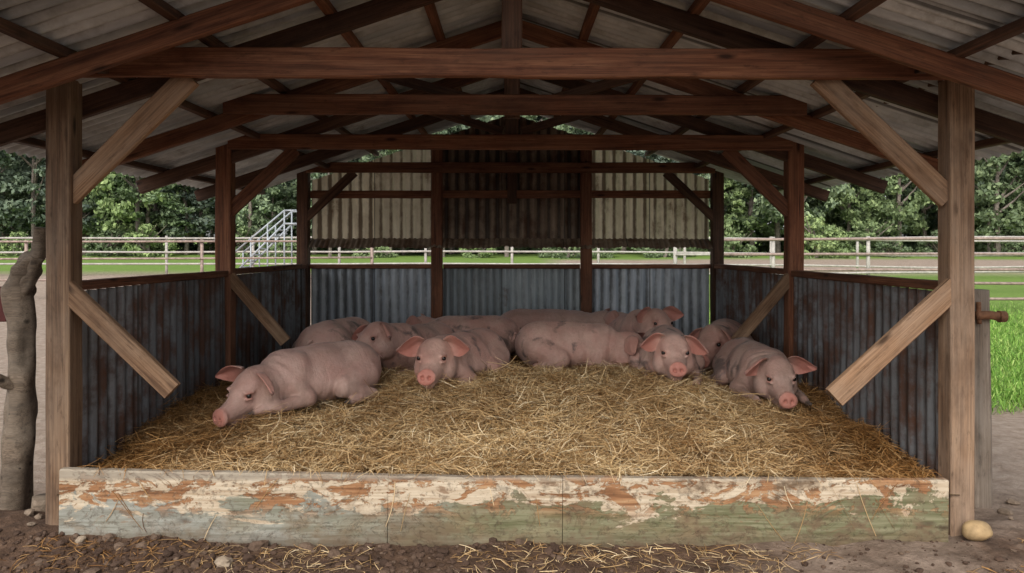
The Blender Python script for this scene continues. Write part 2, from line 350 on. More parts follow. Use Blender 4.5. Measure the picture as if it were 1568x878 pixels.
idx=np.arange(GX.size).reshape(GX.shape)
bedF=np.stack([idx[:-1,:-1],idx[1:,:-1],idx[1:,1:],idx[:-1,1:]],-1).reshape(-1,4)
bedV=np.stack([GX,GY,GZ],-1).reshape(-1,3)
hay=empty('straw_bedding')
obj('straw_mound',npmesh('straw_mound',bedV,bedF,M_bed,True),hay)
b=NB('straw');r=b.island();g=b.n.new('ShaderNodeNewGeometry').outputs['Position']
c1=b.ramp(r,[(0.,(.17,.092,.036)),(.2,(.42,.262,.112)),(.55,(.68,.475,.235)),(.85,(.84,.65,.38)),(1.,(.92,.8,.56))])
n=b.noise(g,1.6,5,.65);sx_,sy_,sz_=b.sep(g)
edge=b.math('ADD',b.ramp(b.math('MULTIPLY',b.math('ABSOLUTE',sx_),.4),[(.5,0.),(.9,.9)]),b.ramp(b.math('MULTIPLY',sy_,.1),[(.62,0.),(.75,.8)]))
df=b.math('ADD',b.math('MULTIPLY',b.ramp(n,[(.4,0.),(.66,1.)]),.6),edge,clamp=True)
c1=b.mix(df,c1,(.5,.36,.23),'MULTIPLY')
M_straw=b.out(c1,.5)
def strands(name,P,az,tilt,L,W,mat,parent,curl=.15,liftend=0):
    n=len(P);d=np.stack([np.cos(az)*np.cos(tilt),np.sin(az)*np.cos(tilt),np.sin(tilt)],-1)
    up=np.stack([rng.normal(0,.5,n),rng.normal(0,.5,n),np.ones(n)],-1)
    s=np.cross(d,up);s/=np.linalg.norm(s,axis=1)[:,None]
    nrm=np.cross(s,d)
    V=[];K=4
    cu=rng.normal(0,curl,n);cs=rng.normal(0,curl,n)
    for k in range(K):
        t=k/(K-1)-.5
        q=P+d*(t*L)[:,None]-nrm*(np.abs(cu)*L*(t*t*2))[:,None]+s*(cs*L*t*t*2)[:,None]
        w=W*(1. if 0<k<K-1 else .7)
        V.append(q-s*(w/2)[:,None]);V.append(q+s*(w/2)[:,None])
    V=np.stack(V,1).reshape(-1,3);base=(np.arange(n)*2*K)[:,None]
    F=np.concatenate([base+np.array([2*k,2*k+1,2*k+3,2*k+2]) for k in range(K-1)],1).reshape(-1,4)
    return obj(name,npmesh(name,V,F,mat),parent)
def straws(n,x0,x1,y0,y1,lmin,lmax,lifts=.06):
    x=rng.uniform(x0,x1,n);y=rng.uniform(y0,y1,n)
    az=fbm(x*1.9,y*1.9,3,2,31)*6+rng.normal(0,.9,n)
    tilt=rng.normal(0,.26,n);L=rng.uniform(lmin,lmax,n)*rng.uniform(.6,1.2,n)
    lift=np.clip(fbm(x*5,y*5,0,2,77)+.1,0,1)*lifts
    z=hz(x,y)+rng.uniform(-.005,.024,n)+lift*rng.uniform(0,1,n)
    m=(x-L*.45*abs(np.cos(az))>XL+.02)&(x+L*.45*abs(np.cos(az))<XR-.02)&(y-L*.5*abs(np.sin(az))>4.125)
    return np.stack([x,y,z],-1)[m],az[m],tilt[m],L[m]
P,a,t,L=straws(100000,XL+.05,XR-.05,4.13,6.6,.07,.24,.09)
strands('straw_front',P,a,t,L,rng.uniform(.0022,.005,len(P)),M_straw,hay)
P,a,t,L=straws(11000,XL+.05,XR-.05,4.13,6.6,.16,.36,.12);P[:,2]+=.015
strands('straw_top',P,a,t,L,rng.uniform(.0025,.0052,len(P)),M_straw,hay,.25)
P,a,t,L=straws(34000,XL+.05,XR-.05,6.4,9.0,.1,.3)
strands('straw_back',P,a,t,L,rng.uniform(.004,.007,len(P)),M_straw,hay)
n=5200;x=rng.uniform(XL+.15,XR-.15,n);y=rng.uniform(4.2,6.9,n);az=rng.uniform(0,6.28,n);ti=rng.uniform(.3,1.1,n);L=rng.uniform(.06,.18,n)
strands('straw_wisps',np.stack([x,y,hz(x,y)+.04],-1),az,ti,L,rng.uniform(.002,.0035,n),M_straw,hay,.25)
n=420;x=rng.uniform(-2.2,2.2,n);az=rng.normal(-1.57,.9,n)
strands('straw_overhang',np.stack([x,rng.uniform(4.08,4.14,n),.43+rng.uniform(.0,.025,n)-x*.008],-1),az,rng.normal(-.1,.15,n),rng.uniform(.06,.2,n),rng.uniform(.002,.004,n),M_straw,hay,.4)
n=22;x=rng.uniform(-2.1,2.2,n)
strands('straw_stuck',np.stack([x,np.full(n,4.05),rng.uniform(.15,.36,n)],-1),rng.choice([0,3.14],n),rng.uniform(.9,1.5,n),rng.uniform(.1,.3,n),rng.uniform(.003,.004,n),M_straw,hay,.08)
# ================================================================ PIGS
def pigmat(name,spot,tone,seed,mud):
    b=NB(name);g=b.map(b.coord(),(1,1,1),(seed*3.7,seed*1.3,seed*2.1))
    at=b.n.new('ShaderNodeAttribute');at.attribute_name='mask';mr,mg,mb=b.sep(at.outputs['Color'])
    at2=b.n.new('ShaderNodeAttribute');at2.attribute_name='head';hd=b.sep(at2.outputs['Color'])[0]
    n=b.noise(g,4.5,5,.6,.4);f=b.noise(g,45,4,.7);m=b.noise(g,9,6,.7,.5);hair=b.noise(b.map(g,(12,60,60)),2.2,4,.7)
    base=b.mix(b.ramp(n,[(.35,0.),(.65,1.)]),(tone[0]*.84,tone[1]*.70,tone[2]*.69),tone)
    base=b.mix(b.math('MULTIPLY',b.ramp(f,[(.4,0.),(.7,1.)]),.3),base,tuple(q*.62 for q in tone))
    base=b.mix(b.math('MULTIPLY',b.ramp(hair,[(.45,0.),(.7,1.)]),.18),base,(.68,.5,.41))
    s=b.noise(b.map(g,(1,1,1),(5,9,2)),6.4,3,.5,.3)
    sm_=b.ramp(b.math('ADD',s,b.math('MULTIPLY',b.math('SUBTRACT',f,.5),.11)),[(.62-spot*.085,0.),(.71-spot*.085,1.)])
    keep=b.math('MULTIPLY',b.math('SUBTRACT',1.,mr,clamp=True),b.math('SUBTRACT',1.,b.math('MULTIPLY',hd,.85)))
    base=b.mix(b.math('MULTIPLY',sm_,b.math('MULTIPLY',keep,.78 if spot>0 else .2)),base,(.09,.072,.07))
    sm2=b.ramp(b.noise(b.map(g,(1,1,1.6),(3,1,8)),3.4,7,.72,.8),[(.5,0.),(.64,1.)])
    base=b.mix(b.math('MULTIPLY',sm2,.08+mud*.45),base,(.26,.17,.12))
    base=b.mix(mr,base,b.mix(m,(.38,.13,.1),(.58,.26,.2)))
    md=b.math('MULTIPLY',b.math('ADD',mb,b.math('MULTIPLY',b.math('SUBTRACT',m,.5),mud*3.5)),mud,clamp=True)
    base=b.mix(b.math('MULTIPLY',md,.9),base,(.15,.095,.06))
    base=b.mix(mg,base,(.07,.05,.04))
    wr=b.noise(b.map(g,(9,2.2,2.2)),2.2,4,.6,.8)
    b.bump(b.math('ADD',b.math('ADD',b.math('MULTIPLY',f,.6),b.math('MULTIPLY',m,.7)),wr),.6,.011)
    b.b.inputs['Sheen Weight'].default_value=.08
    return b.out(base,.55)
b=NB('pig_eye');M_eye=b.out((.012,.008,.006),.12);b.b.inputs['Specular IOR Level'].default_value=.6
class Field:
    def __init__(s,lo,hi,h):
        s.lo=np.array(lo,float);s.h=h;s.n=(np.ceil((np.array(hi)-s.lo)/h)).astype(int)
        s.ax=[(s.lo[i]+np.arange(s.n[i])*h).astype(np.float32) for i in range(3)]
        s.F=np.full(s.n,1.,np.float32)
    def sl(s,lo,hi,mg):
        r=[]
        for i in range(3):
            a=int(max(0,(lo[i]-mg-s.lo[i])/s.h));e=int(min(s.n[i],(hi[i]+mg-s.lo[i])/s.h+2))
            if e<=a:return None
            r.append(slice(a,e))
        return tuple(r)
    def comb(s,r,d,k,sub):
        A=s.F[r]
        if sub:
            d=-d;h=np.clip(.5-.5*(d-A)/k,0,1)
            s.F[r]=(d*(1-h)+A*h)+k*h*(1-h)
        else:
            h=np.clip(.5+.5*(A-d)/k,0,1);s.F[r]=A*(1-h)+d*h-k*h*(1-h)
    def cone(s,a,b_,ra,rb,k=.04,sub=False):
        a=np.array(a,float);b_=np.array(b_,float);R=max(ra,rb)
        r=s.sl(np.minimum(a,b_)-R,np.maximum(a,b_)+R,.12)
        if r is None:return
        X=s.ax[0][r[0]][:,None,None]-a[0];Y=s.ax[1][r[1]][None,:,None]-a[1];Z=s.ax[2][r[2]][None,None,:]-a[2]
        ab=b_-a;L2=float(ab@ab)+1e-9
        t=np.clip((X*ab[0]+Y*ab[1]+Z*ab[2])/L2,0,1)
        d=np.sqrt((X-t*ab[0])**2+(Y-t*ab[1])**2+(Z-t*ab[2])**2)-(ra+(rb-ra)*t)
        s.comb(r,d.astype(np.float32),k,sub)
    def ell(s,c,rad,R=None,k=.04,sub=False):
        c=np.array(c,float);rad=np.array(rad,float);m=rad.max()
        r=s.sl(c-m,c+m,.12)
        if r is None:return
        X=s.ax[0][r[0]][:,None,None]-c[0];Y=s.ax[1][r[1]][None,:,None]-c[1];Z=s.ax[2][r[2]][None,None,:]-c[2]
        if R is None:R=np.eye(3)
        q=[X*R[0,i]+Y*R[1,i]+Z*R[2,i] for i in range(3)]
        k0=np.sqrt(sum((q[i]/rad[i])**2 for i in range(3)));k1=np.sqrt(sum((q[i]/rad[i]**2)**2 for i in range(3)))+1e-6
        s.comb(r,(k0*(k0-1)/k1).astype(np.float32),k,sub)
    def mesh(s):
        F=s.F;I=F<0;A=I[:-1,:-1,:-1].astype(np.int8)
        cnt=np.zeros(A.shape,np.int8)
        for a in(0,1):
            for b_ in(0,1):
                for c in(0,1):
                    cnt+=I[a:I.shape[0]-1+a,b_:I.shape[1]-1+b_,c:I.shape[2]-1+c]
        act=(cnt>0)&(cnt<8);ix=np.argwhere(act);id_=np.full(act.shape,-1,np.int64);id_[act]=np.arange(len(ix))
        acc=np.zeros((len(ix),3));num=np.zeros(len(ix))
        cs=[(a,b_,c) for a in(0,1) for b_ in(0,1) for c in(0,1)]
        for p in cs:
            for ax in range(3):
                if p[ax]:continue
                q=list(p);q[ax]=1
                f0=F[ix[:,0]+p[0],ix[:,1]+p[1],ix[:,2]+p[2]];f1=F[ix[:,0]+q[0],ix[:,1]+q[1],ix[:,2]+q[2]]
                m=(f0<0)!=(f1<0);t=np.where(m,f0/(f0-f1+1e-12),0)
                pt=np.array(p,float)[None].repeat(len(ix),0);pt[:,ax]+=t
                acc+=pt*m[:,None];num+=m
        V=(ix+acc/num[:,None])*s.h+s.lo
        Q=[]
        for ax in range(3):
            a0=[slice(None)]*3;a1=[slice(None)]*3;a0[ax]=slice(0,-1);a1[ax]=slice(1,None)
            A0=I[tuple(a0)];A1=I[tuple(a1)];e=np.argwhere(A0!=A1);sg=A0[e[:,0],e[:,1],e[:,2]]
            o1,o2=[(1,2),(2,0),(0,1)][ax]
            ok=(e[:,o1]>0)&(e[:,o2]>0)&(e[:,o1]<act.shape[o1])&(e[:,o2]<act.shape[o2]);e=e[ok];sg=sg[ok]
            def g(d1,d2):
                f=e.copy();f[:,o1]-=d1;f[:,o2]-=d2;return id_[f[:,0],f[:,1],f[:,2]]
            q=np.stack([g(1,1),g(0,1),g(0,0),g(1,0)],1)
            q[~sg]=q[~sg][:,::-1];Q.append(q)
        return V,np.concatenate(Q)
def Rm(yaw,pitch,roll=0):
    return np.array((Matrix.Rotation(yaw,3,'Z')@Matrix.Rotation(pitch,3,'Y')@Matrix.Rotation(roll,3,'X')))
def pig(x,y,yaw,hyaw=0,hpitch=5,scale=1.,h=.009,spot=0,tone=(.56,.38,.33),mud=.5,seed=0,roll=0,hroll=0,hs=1.3,fore=(0,0),ear=(0,0),dz=-.015,hdz=0,fat=1.,bend=0):
    fl=Field((-.72,-.58,-.06),(1.15,.58,.70),h)
    yaw_h=math.radians(hyaw);R=Rm(yaw_h,math.radians(hpitch),math.radians(hroll))
    bd=lambda x_:bend*(x_**2)*(1 if x_>0 else -.6)
    def bp(x_,y_,z_):return (x_,y_+bd(x_),z_)
    fl.ell(bp(-.34,0,.205),(.215,.19,.2),None,.05)
    fl.cone(bp(-.32,0,.215),bp(-.05,0,.23),.178,.168,.06)
    fl.cone(bp(-.05,0,.23),bp(.22,0,.225),.168,.172,.06)
    fl.ell(bp(-.06,0,.155),(.33,.235*fat,.155),None,.07)
    for s_ in(-1,1):
        fl.ell(bp(-.33,s_*.085,.185),(.175,.125,.185),Rm(0,.25),.03)
        fl.ell(bp(.2,s_*.095,.2),(.115,.1,.185),Rm(0,-.25),.028)
    fl.ell(bp(.27,0,.17),(.14,.15,.15),None,.05)
    fl.cone(bp(-.3,0,.385),bp(.1,0,.375),.018,.018,.05)
    piv=np.array(bp(.25,0,.25+hdz))
    H=lambda q:tuple(piv+R@(np.array([.225,0,0])+hs*np.array(q)))
    fl.cone(piv+np.array([-.05,0,-.02]),H((-.03,0,0)),.15,.105*hs,.05)
    fl.cone((piv[0]-.02,piv[1],.14),H((-.01,0,-.06)),.125,.078*hs,.045)
    fl.ell(H((-.01,0,.012)),(.115*hs,.102*hs,.11*hs),R,.035)
    for s_ in(-1,1):
        fl.ell(H((-.005,s_*.066,-.05)),(.08*hs,.052*hs,.066*hs),R,.03)
        fl.cone(H((.05,s_*.045,.058)),H((.1,s_*.05,.036)),.03*hs,.02*hs,.03)
    fl.cone(H((.02,0,.055)),H((.11,0,.008)),.062*hs,.048*hs,.04)
    fl.cone(H((.07,0,-.03)),H((.205,0,-.048)),.07*hs,.045*hs,.03)
    fl.cone(H((.02,0,-.085)),H((.165,0,-.1)),.062*hs,.031*hs,.025)
    Rs=R@Rm(0,math.radians(-14))
    fl.ell(H((.237,0,-.05)),(.016*hs,.053*hs,.045*hs),Rs,.01)
    for s_ in(-1,1):
        fl.ell(H((.255,s_*.019,-.052)),(.022*hs,.0095*hs,.013*hs),Rs,.004,True)
        fl.cone(H((.213,s_*.03,-.088)),H((.1,s_*.076,-.078)),.006*hs,.004*hs,.01,True)
        fl.ell(H((.105,s_*.074,.026)),(.02*hs,.016*hs,.014*hs),R,.012,True)
        fl.cone(H((.085,s_*.076,.041)),H((.122,s_*.062,.043)),.009*hs,.008*hs,.012)
        fl.cone(H((.095,s_*.076,.008)),H((.125,s_*.064,.009)),.008*hs,.007*hs,.012)
    feet=[]
    for s_,fo in((-1,fore[0]),(1,fore[1])):
        fl.cone(bp(.22,s_*.14,.15),bp(.16,s_*.2,.085),.085,.058,.025)
        e=(.16,s_*.21,.075);wv=(.38+.06*fo,s_*(.2-.02*fo),.05);hv=(.49+.08*fo,s_*(.18-.03*fo),.045)
        fl.cone(bp(*e),bp(*wv),.055,.036,.015);fl.cone(bp(*wv),bp(*hv),.036,.029,.015)
        hf=(hv[0]+.05,hv[1]-.004*s_,.036)
        fl.cone(bp(*hv),bp(*hf),.027,.022,.01)
        fl.cone(bp(hf[0]-.01,hf[1],.036),bp(hf[0]+.035,hf[1]+.013,.03),.02,.012,.006);fl.cone(bp(hf[0]-.01,hf[1],.036),bp(hf[0]+.035,hf[1]-.013,.03),.02,.012,.006)
        feet.append(bp(hf[0]+.03,hf[1],.03))
        fl.cone(bp(-.33,s_*.13,.18),bp(-.11,s_*.235,.13),.13,.078,.022)
        k_=(-.1,s_*.245,.115);hk=(-.33,s_*.275,.055);ff=(-.17,s_*.3,.04);fe=(-.12,s_*.305,.036)
        fl.cone(bp(*k_),bp(*hk),.066,.038,.014);fl.cone(bp(*hk),bp(*ff),.035,.027,.012);fl.cone(bp(*ff),bp(*fe),.026,.022,.01)
        fl.cone(bp(*fe),bp(fe[0]+.04,fe[1]+.012,.03),.019,.011,.006);fl.cone(bp(*fe),bp(fe[0]+.04,fe[1]-.012,.03),.019,.011,.006)
        feet.append(bp(fe[0]+.035,fe[1],.03))
    prev=None
    for j in range(9):
        a=j*.9;q=(-.55-.012*j*.6,.03*math.sin(a)+bd(-.5)*1,.27+.028*math.cos(a)-.004*j)
        if prev:fl.cone(prev,q,.015-.001*j,.014-.001*j,.01)
        prev=q
    X=fl.ax[0][:,None,None];Y=fl.ax[1][None,:,None];Z=fl.ax[2][None,None,:]
    nx=X-piv[0]-.06
    env=np.exp(-((nx)/.05)**2)*np.clip((Z-.05)*8,0,1)
    fl.F+=(env*.0035*np.cos((nx+.5*(Z-.25)**2+Y*.4*math.sin(seed)+Y*Y*1.8)*2*math.pi/.055)).astype(np.float32)
    fl.F+=(.005*np.sin(X*17+seed)*np.sin(Y*19+1.3)*np.sin(Z*15+seed)).astype(np.float32)
    fl.F+=(.0022*np.exp(-((X+.02)/.2)**2)*np.sin((X+.25*Z+seed)*2*math.pi/.075)*np.clip((.33-Z)*6,0,1)*np.clip(abs(Y)*8-.6,0,1)).astype(np.float32)
    V,F=fl.mesh()
    E=np.concatenate([F[:,[0,1]],F[:,[1,2]],F[:,[2,3]],F[:,[3,0]]])
    for it in range(1):
        acc=np.zeros_like(V)
        for c in range(3):
            acc[:,c]=np.bincount(E[:,0],V[E[:,1],c],len(V))+np.bincount(E[:,1],V[E[:,0],c],len(V))
        cn=np.bincount(E[:,0],minlength=len(V))+np.bincount(E[:,1],minlength=len(V))
        V=V+.4*(acc/cn[:,None]-V)
    m_ear=np.zeros(len(V))
    for s_,e in((-1,ear[0]),(1,ear[1])):
        T=np.array([.05+.07*e,s_*(.205-.05*e),.105-.15*e])
        r0=np.array([-.004,s_*.07,.085])
        NU,NW=13,11;us=np.linspace(0,1,NU);ws=np.linspace(-1,1,NW)
        ax_=T-r0;axn=ax_/np.linalg.norm(ax_)
        side=np.array([.018,-s_*.022,.05]);side=side-axn*(side@axn)
        nrm=np.cross(axn,side)*s_;nrm/=np.linalg.norm(nrm)
        if nrm[0]<0:nrm=-nrm
        wd=lambda t:np.interp(t,[0,.15,.35,.55,.75,.9,1],[.85,1.08,1.2,1.05,.7,.33,.03])
        pts=np.zeros((2,NU,NW,3))
        for i_,t in enumerate(us):
            for j_,w in enumerate(ws):
                c=r0+ax_*t+side*w*wd(t)
                c=c+nrm*(.032*w*w*(1-t*.6)-.012)+np.array([.02,0,-.03-.03*e])*t*t+nrm*.004*math.sin(w*5+t*6+seed)
                th=.0045*(1-.5*t)*(1-.4*w*w)
                pts[0,i_,j_]=c+nrm*th;pts[1,i_,j_]=c-nrm*th
        EV=np.array([H(p) for p in pts.reshape(-1,3)]);o=len(V);EF=[]
        ii=np.arange(2*NU*NW).reshape(2,NU,NW)+o
        for i_ in range(NU-1):
            for j_ in range(NW-1):
                EF.append((ii[0,i_,j_],ii[0,i_+1,j_],ii[0,i_+1,j_+1],ii[0,i_,j_+1]));EF.append((ii[1,i_,j_],ii[1,i_,j_+1],ii[1,i_+1,j_+1],ii[1,i_+1,j_]))
            for j_ in(0,NW-1):EF.append((ii[0,i_,j_],ii[0,i_+1,j_],ii[1,i_+1,j_],ii[1,i_,j_]))
        for j_ in range(NW-1):EF.append((ii[0,NU-1,j_],ii[0,NU-1,j_+1],ii[1,NU-1,j_+1],ii[1,NU-1,j_]))
        V=np.concatenate([V,EV]);F=np.concatenate([F,np.array(EF)])
        tt=np.tile(np.repeat(us,NW),2);fr=np.concatenate([np.ones(NU*NW),np.full(NU*NW,.55)])
        m_ear=np.concatenate([m_ear,fr*smooth(-.1,.5,tt)])
    sn=np.array(H((.25,0,-.05)))
    mr=.95*(1-smooth(.05,.085,np.linalg.norm(V-sn,axis=1)))
    for s_ in(-1,1):
        mr=np.maximum(mr,.5*(1-smooth(.02,.042,np.linalg.norm(V-np.array(H((.108,s_*.073,.026))),axis=1))))
    mr=np.maximum(mr,m_ear*.9)
    mg=np.zeros(len(V))
    for q in feet:mg=np.maximum(mg,1-smooth(.02,.04,np.linalg.norm(V-np.array(q),axis=1)))
    mb=1-smooth(.03,.26,V[:,2])
    hm=1-smooth(.17*hs,.24*hs,np.linalg.norm(V-np.array(H((.11,0,0))),axis=1))
    mb=mb*(1-.6*hm)
    me=npmesh('body',V,F,pigmat('pig_skin',spot,tone,seed,mud),True)
    for nm,(c0,c1_,c2_) in(('mask',(mr,mg,mb)),('head',(hm,hm,hm))):
        ca=me.color_attributes.new(nm,'FLOAT_COLOR','POINT')
        ca.data.foreach_set('color',np.stack([c0,c1_,c2_,np.ones(len(V))],-1).astype(np.float32).ravel())
    e=empty('pig',(x,y,float(hz(x,y))+dz));e.rotation_euler=(math.radians(roll),0,math.radians(yaw));e.scale=(scale,)*3
    o=obj('body',me,e)
    for s_ in(-1,1):
        bpy.ops.mesh.primitive_uv_sphere_add(segments=16,ring_count=10,radius=.0128*hs,location=H((.105,s_*.068,.026)))
        eo=bpy.context.object;eo.name='eye_l' if s_>0 else 'eye_r';eo.data.materials.append(M_eye);eo.parent=e
        for p in eo.data.polygons:p.use_smooth=True
    return e
PK=(.60,.385,.315);PK2=(.66,.45,.375);GR=(.45,.305,.255)
pig(-1.38,5.42,-134,hyaw=14,hpitch=13,seed=1,tone=(.5,.335,.285),mud=.4,ear=(.05,.15),hdz=-.045,h=.008,scale=.97,spot=0,hroll=-6)
pig(-1.50,6.95,78,seed=2,spot=.6,tone=PK2,mud=.15,h=.011,hpitch=20,scale=1.12,dz=0)
pig(-.86,6.95,-118,hyaw=-12,hpitch=0,seed=3,spot=.7,tone=PK,mud=.4,h=.009,ear=(.6,.2),hdz=.07,scale=.98,dz=0)
pig(-.42,6.2,-120,hyaw=24,hpitch=2,seed=4,spot=.8,tone=PK,mud=.3,h=.008,ear=(.1,.0),scale=1.02,bend=.15,hdz=.02,dz=0)
pig(-.45,7.95,165,seed=5,spot=.9,tone=PK,mud=.4,h=.013,dz=.03)
pig(.42,8.1,5,seed=6,spot=.0,tone=GR,mud=.6,h=.013,scale=1.12)
pig(.56,6.85,-8,hyaw=-14,hpitch=12,seed=7,spot=.15,tone=PK,mud=.3,h=.008,ear=(.3,.3),scale=.97,roll=4,hdz=-.02)
pig(1.18,7.8,-75,hyaw=10,seed=8,spot=.2,tone=PK,mud=.4,h=.010,ear=(.0,.0),hdz=.1,hpitch=0,dz=.03)
pig(1.27,6.4,-97,hyaw=2,hpitch=1,seed=9,spot=.9,tone=PK2,mud=.25,h=.008,ear=(.1,.3),scale=.98,hdz=.02)
pig(2.0,7.4,-108,hyaw=-15,hpitch=10,seed=10,spot=.9,tone=PK,mud=.4,h=.010,ear=(.5,.5),scale=1.05,hdz=.06,dz=.02)
pig(1.87,6.0,-90,hyaw=-2,hpitch=10,seed=12,spot=.75,tone=GR,mud=.4,h=.008,ear=(.2,.0),scale=.95,hdz=.0,bend=.1,dz=0)
# ================================================================ GROUND
def gz(x,y):
    x=np.asarray(x,float);y=np.asarray(y,float)
    near=1-smooth(5,9,y)
    z=.035*fbm(x*1.3,y*1.3,0,3,3)*smooth(1,3,y)+near*(.026*fbm(x*6,y*6,0,4,8))
    z=z+near*.03+1.0*smooth(18,60,y)+.15*fbm(x*.06,y*.06,0,2,4)*smooth(12,40,y)
    z=z+(.03+.075*smooth(-.9,-2.3,x)+.03*smooth(1.6,2.4,x))*np.exp(-((y-4.2)/.38)**2)
    z=z+2.*smooth(80,250,y)
    return z
def axis(segs):
    r=[]
    for a,b_,n in segs:r+=list(np.linspace(a,b_,n,endpoint=False))
    return np.array(r+[segs[-1][1]])
ax_=axis([(-400,-60,12),(-60,-12,36),(-12,-3.2,50),(-3.2,3.2,300),(3.2,12,50),(12,60,36),(60,400,12)])
ay_=axis([(-60,0,12),(0,2.8,20),(2.8,4.4,110),(4.4,12,60),(12,60,70),(60,500,30)])
GX,GY=np.meshgrid(ax_,ay_,indexing='ij');GZ=gz(GX,GY)
GZ=np.where((abs(GX)<2.3)&(GY>4.12)&(GY<9.2),np.minimum(GZ,.05),GZ)
idx=np.arange(GX.size).reshape(GX.shape)
F=np.stack([idx[:-1,:-1],idx[1:,:-1],idx[1:,1:],idx[:-1,1:]],-1).reshape(-1,4)
b=NB('ground');g=b.n.new('ShaderNodeNewGeometry').outputs['Position'];x,y,z=b.sep(g)
n1=b.noise(g,.9,6,.65);n2=b.noise(g,9,6,.7);n3=b.noise(g,60,4,.7)
dark=b.ramp(n2,[(.3,(.04,.022,.013)),(.55,(.115,.068,.043)),(.75,(.22,.142,.096))])
pale=b.ramp(n2,[(.3,(.26,.19,.14)),(.6,(.43,.34,.27)),(.8,(.54,.45,.37))])
pm=b.ramp(b.math('ADD',b.math('MULTIPLY',x,.11),n1),[(.58,0.),(.8,1.)])
yfar=b.ramp(b.math('DIVIDE',y,10.),[(.44,0.),(.52,1.)])
soil=b.mix(b.math('MAXIMUM',b.math('MULTIPLY',pm,.65),yfar),dark,pale)
gn=b.noise(g,30,5,.7)
grass=b.mix(n1,b.ramp(gn,[(.3,(.09,.17,.025)),(.7,(.2,.34,.06))]),b.ramp(gn,[(.3,(.13,.2,.04)),(.7,(.29,.4,.1))]))
ge=b.math('ADD',y,b.math('MULTIPLY',b.math('SUBTRACT',n1,.5),2.5))
isr=b.ramp(b.math('MULTIPLY_ADD',x,.1,.5),[(.65,0.),(.82,1.)])
gr_r=b.math('MULTIPLY',b.ramp(b.math('DIVIDE',ge,20.),[(.37,0.),(.41,1.)]),b.ramp(b.math('DIVIDE',ge,100.),[(.34,1.),(.38,0.),(.47,0.),(.5,1.)]))
gr_l=b.ramp(b.math('DIVIDE',ge,100.),[(.33,0.),(.37,1.)])
gm=b.mix(isr,gr_l,gr_r)
col=b.mix(gm,soil,grass)
b.bump(b.math('ADD',b.math('MULTIPLY',n2,1.),b.math('MULTIPLY',n3,.5)),.8,.03)
M_ground=b.out(col,.95)
obj('ground',npmesh('ground',np.stack([GX,GY,GZ],-1).reshape(-1,3),F,M_ground,True))
def rocks(name,P,R,mat,flat=.7,seed=0,sub=2,sm=False):
    import bmesh
    bm=bmesh.new();bmesh.ops.create_icosphere(bm,subdivisions=sub,radius=1);bv=np.array([v.co[:] for v in bm.verts]);bf=np.array([[v.index for v in f.verts] for f in bm.faces]);bm.free()
    V=[];F=[]
    for i,(p,r) in enumerate(zip(P,R)):
        q=bv*(1+.32*vn(bv[:,0]*1.6+i*7.1,bv[:,1]*1.6+seed,bv[:,2]*1.6)[:,None]+.12*vn(bv[:,0]*4+i*3.1,bv[:,1]*4,bv[:,2]*4)[:,None])
        if sm:q=bv*(1+.12*vn(bv[:,0]*1.3+seed,bv[:,1]*1.3+seed,bv[:,2]*1.3)[:,None]+.02*vn(bv[:,0]*6,bv[:,1]*6,bv[:,2]*6)[:,None])
        a=random.random()*6.28;c,s=math.cos(a),math.sin(a)
        q=q*np.array([random.uniform(.8,1.4),random.uniform(.7,1.1),flat*random.uniform(.7,1.1)]) if not sm else q*np.array([1.2,1,.85])
        if not sm:q=q@np.array([[c,s,0],[-s,c,0],[0,0,1]])
        V.append(q*r+p);F.append(bf+len(bv)*i)
    return npmesh(name,np.concatenate(V),np.concatenate(F),mat,sm)
b=NB('clod');r=b.island();n=b.noise(b.coord(),40,4,.7);M_clod=b.out(b.mix(n,b.ramp(r,[(0.,(.045,.026,.017)),(.7,(.13,.08,.055)),(1.,(.24,.17,.12))]),(.07,.043,.03)),.95);b.bump(n,.6,.01)
n=3200;x=rng.uniform(-3.4,2.6,n);x=np.where(rng.random(n)<.5,-abs(x)*.95,x);y=rng.uniform(3.3,4.06,n);R=rng.gamma(1.8,.0044,n)+.003
R=np.where(x>.8,R*.65,R)
obj('soil_clods',rocks('soil_clods',np.stack([x,y,gz(x,y)+R*.25],-1),R,M_clod))
M_stone=plain('stone',(.33,.26,.19),.85,0,.3,20);M_stone2=plain('yellow_stone',(.42,.29,.15),.7,0,.3,14)
obj('stone',rocks('stone',[(-1.42,3.86,float(gz(-1.42,3.86))+.015)],[.045],M_stone,.6))
obj('stone',rocks('stone',[(-2.2,4.0,float(gz(-2.2,4.0))+.01)],[.028],M_stone,.7,3))
obj('round_stone',rocks('round_stone',[(2.40,4.05,float(gz(2.4,4.05))+.045)],[.062],M_stone2,.85,5,4,True))
P=[];R=[]
for i in range(20):
    s_=random.choice((-1,1));px=s_*random.uniform(2.45,3.1);py=random.uniform(4.0,4.9);P.append((px,py,float(gz(px,py))+.01));R.append(random.uniform(.012,.035))
obj('pebbles',rocks('pebbles',P,R,plain('pebble_stone',(.22,.165,.12),.9,0,.3,20),.7,8))
n=2600;x=rng.uniform(-3.2,3.2,n);y=4.05-rng.gamma(1.6,.16,n);L=rng.uniform(.03,.16,n)
cl=fbm(x*2,y*2,0,2,55)>-.2;x,y,L=x[cl],y[cl],L[cl]
strands('straw_litter',np.stack([x,y,gz(x,y)+.012],-1),rng.uniform(0,6.28,len(x)),rng.normal(0,.12,len(x)),L,rng.uniform(.002,.0042,len(x)),M_straw,None,.2)
b=NB('grass_blades');r=b.island();M_gr=b.out(b.ramp(r,[(0.,(.085,.19,.028)),(.6,(.2,.38,.06)),(1.,(.4,.53,.15))]),.6)
n=60000;x=rng.uniform(2.9,16,n);y=7.2+rng.beta(1,2.2,n)*15
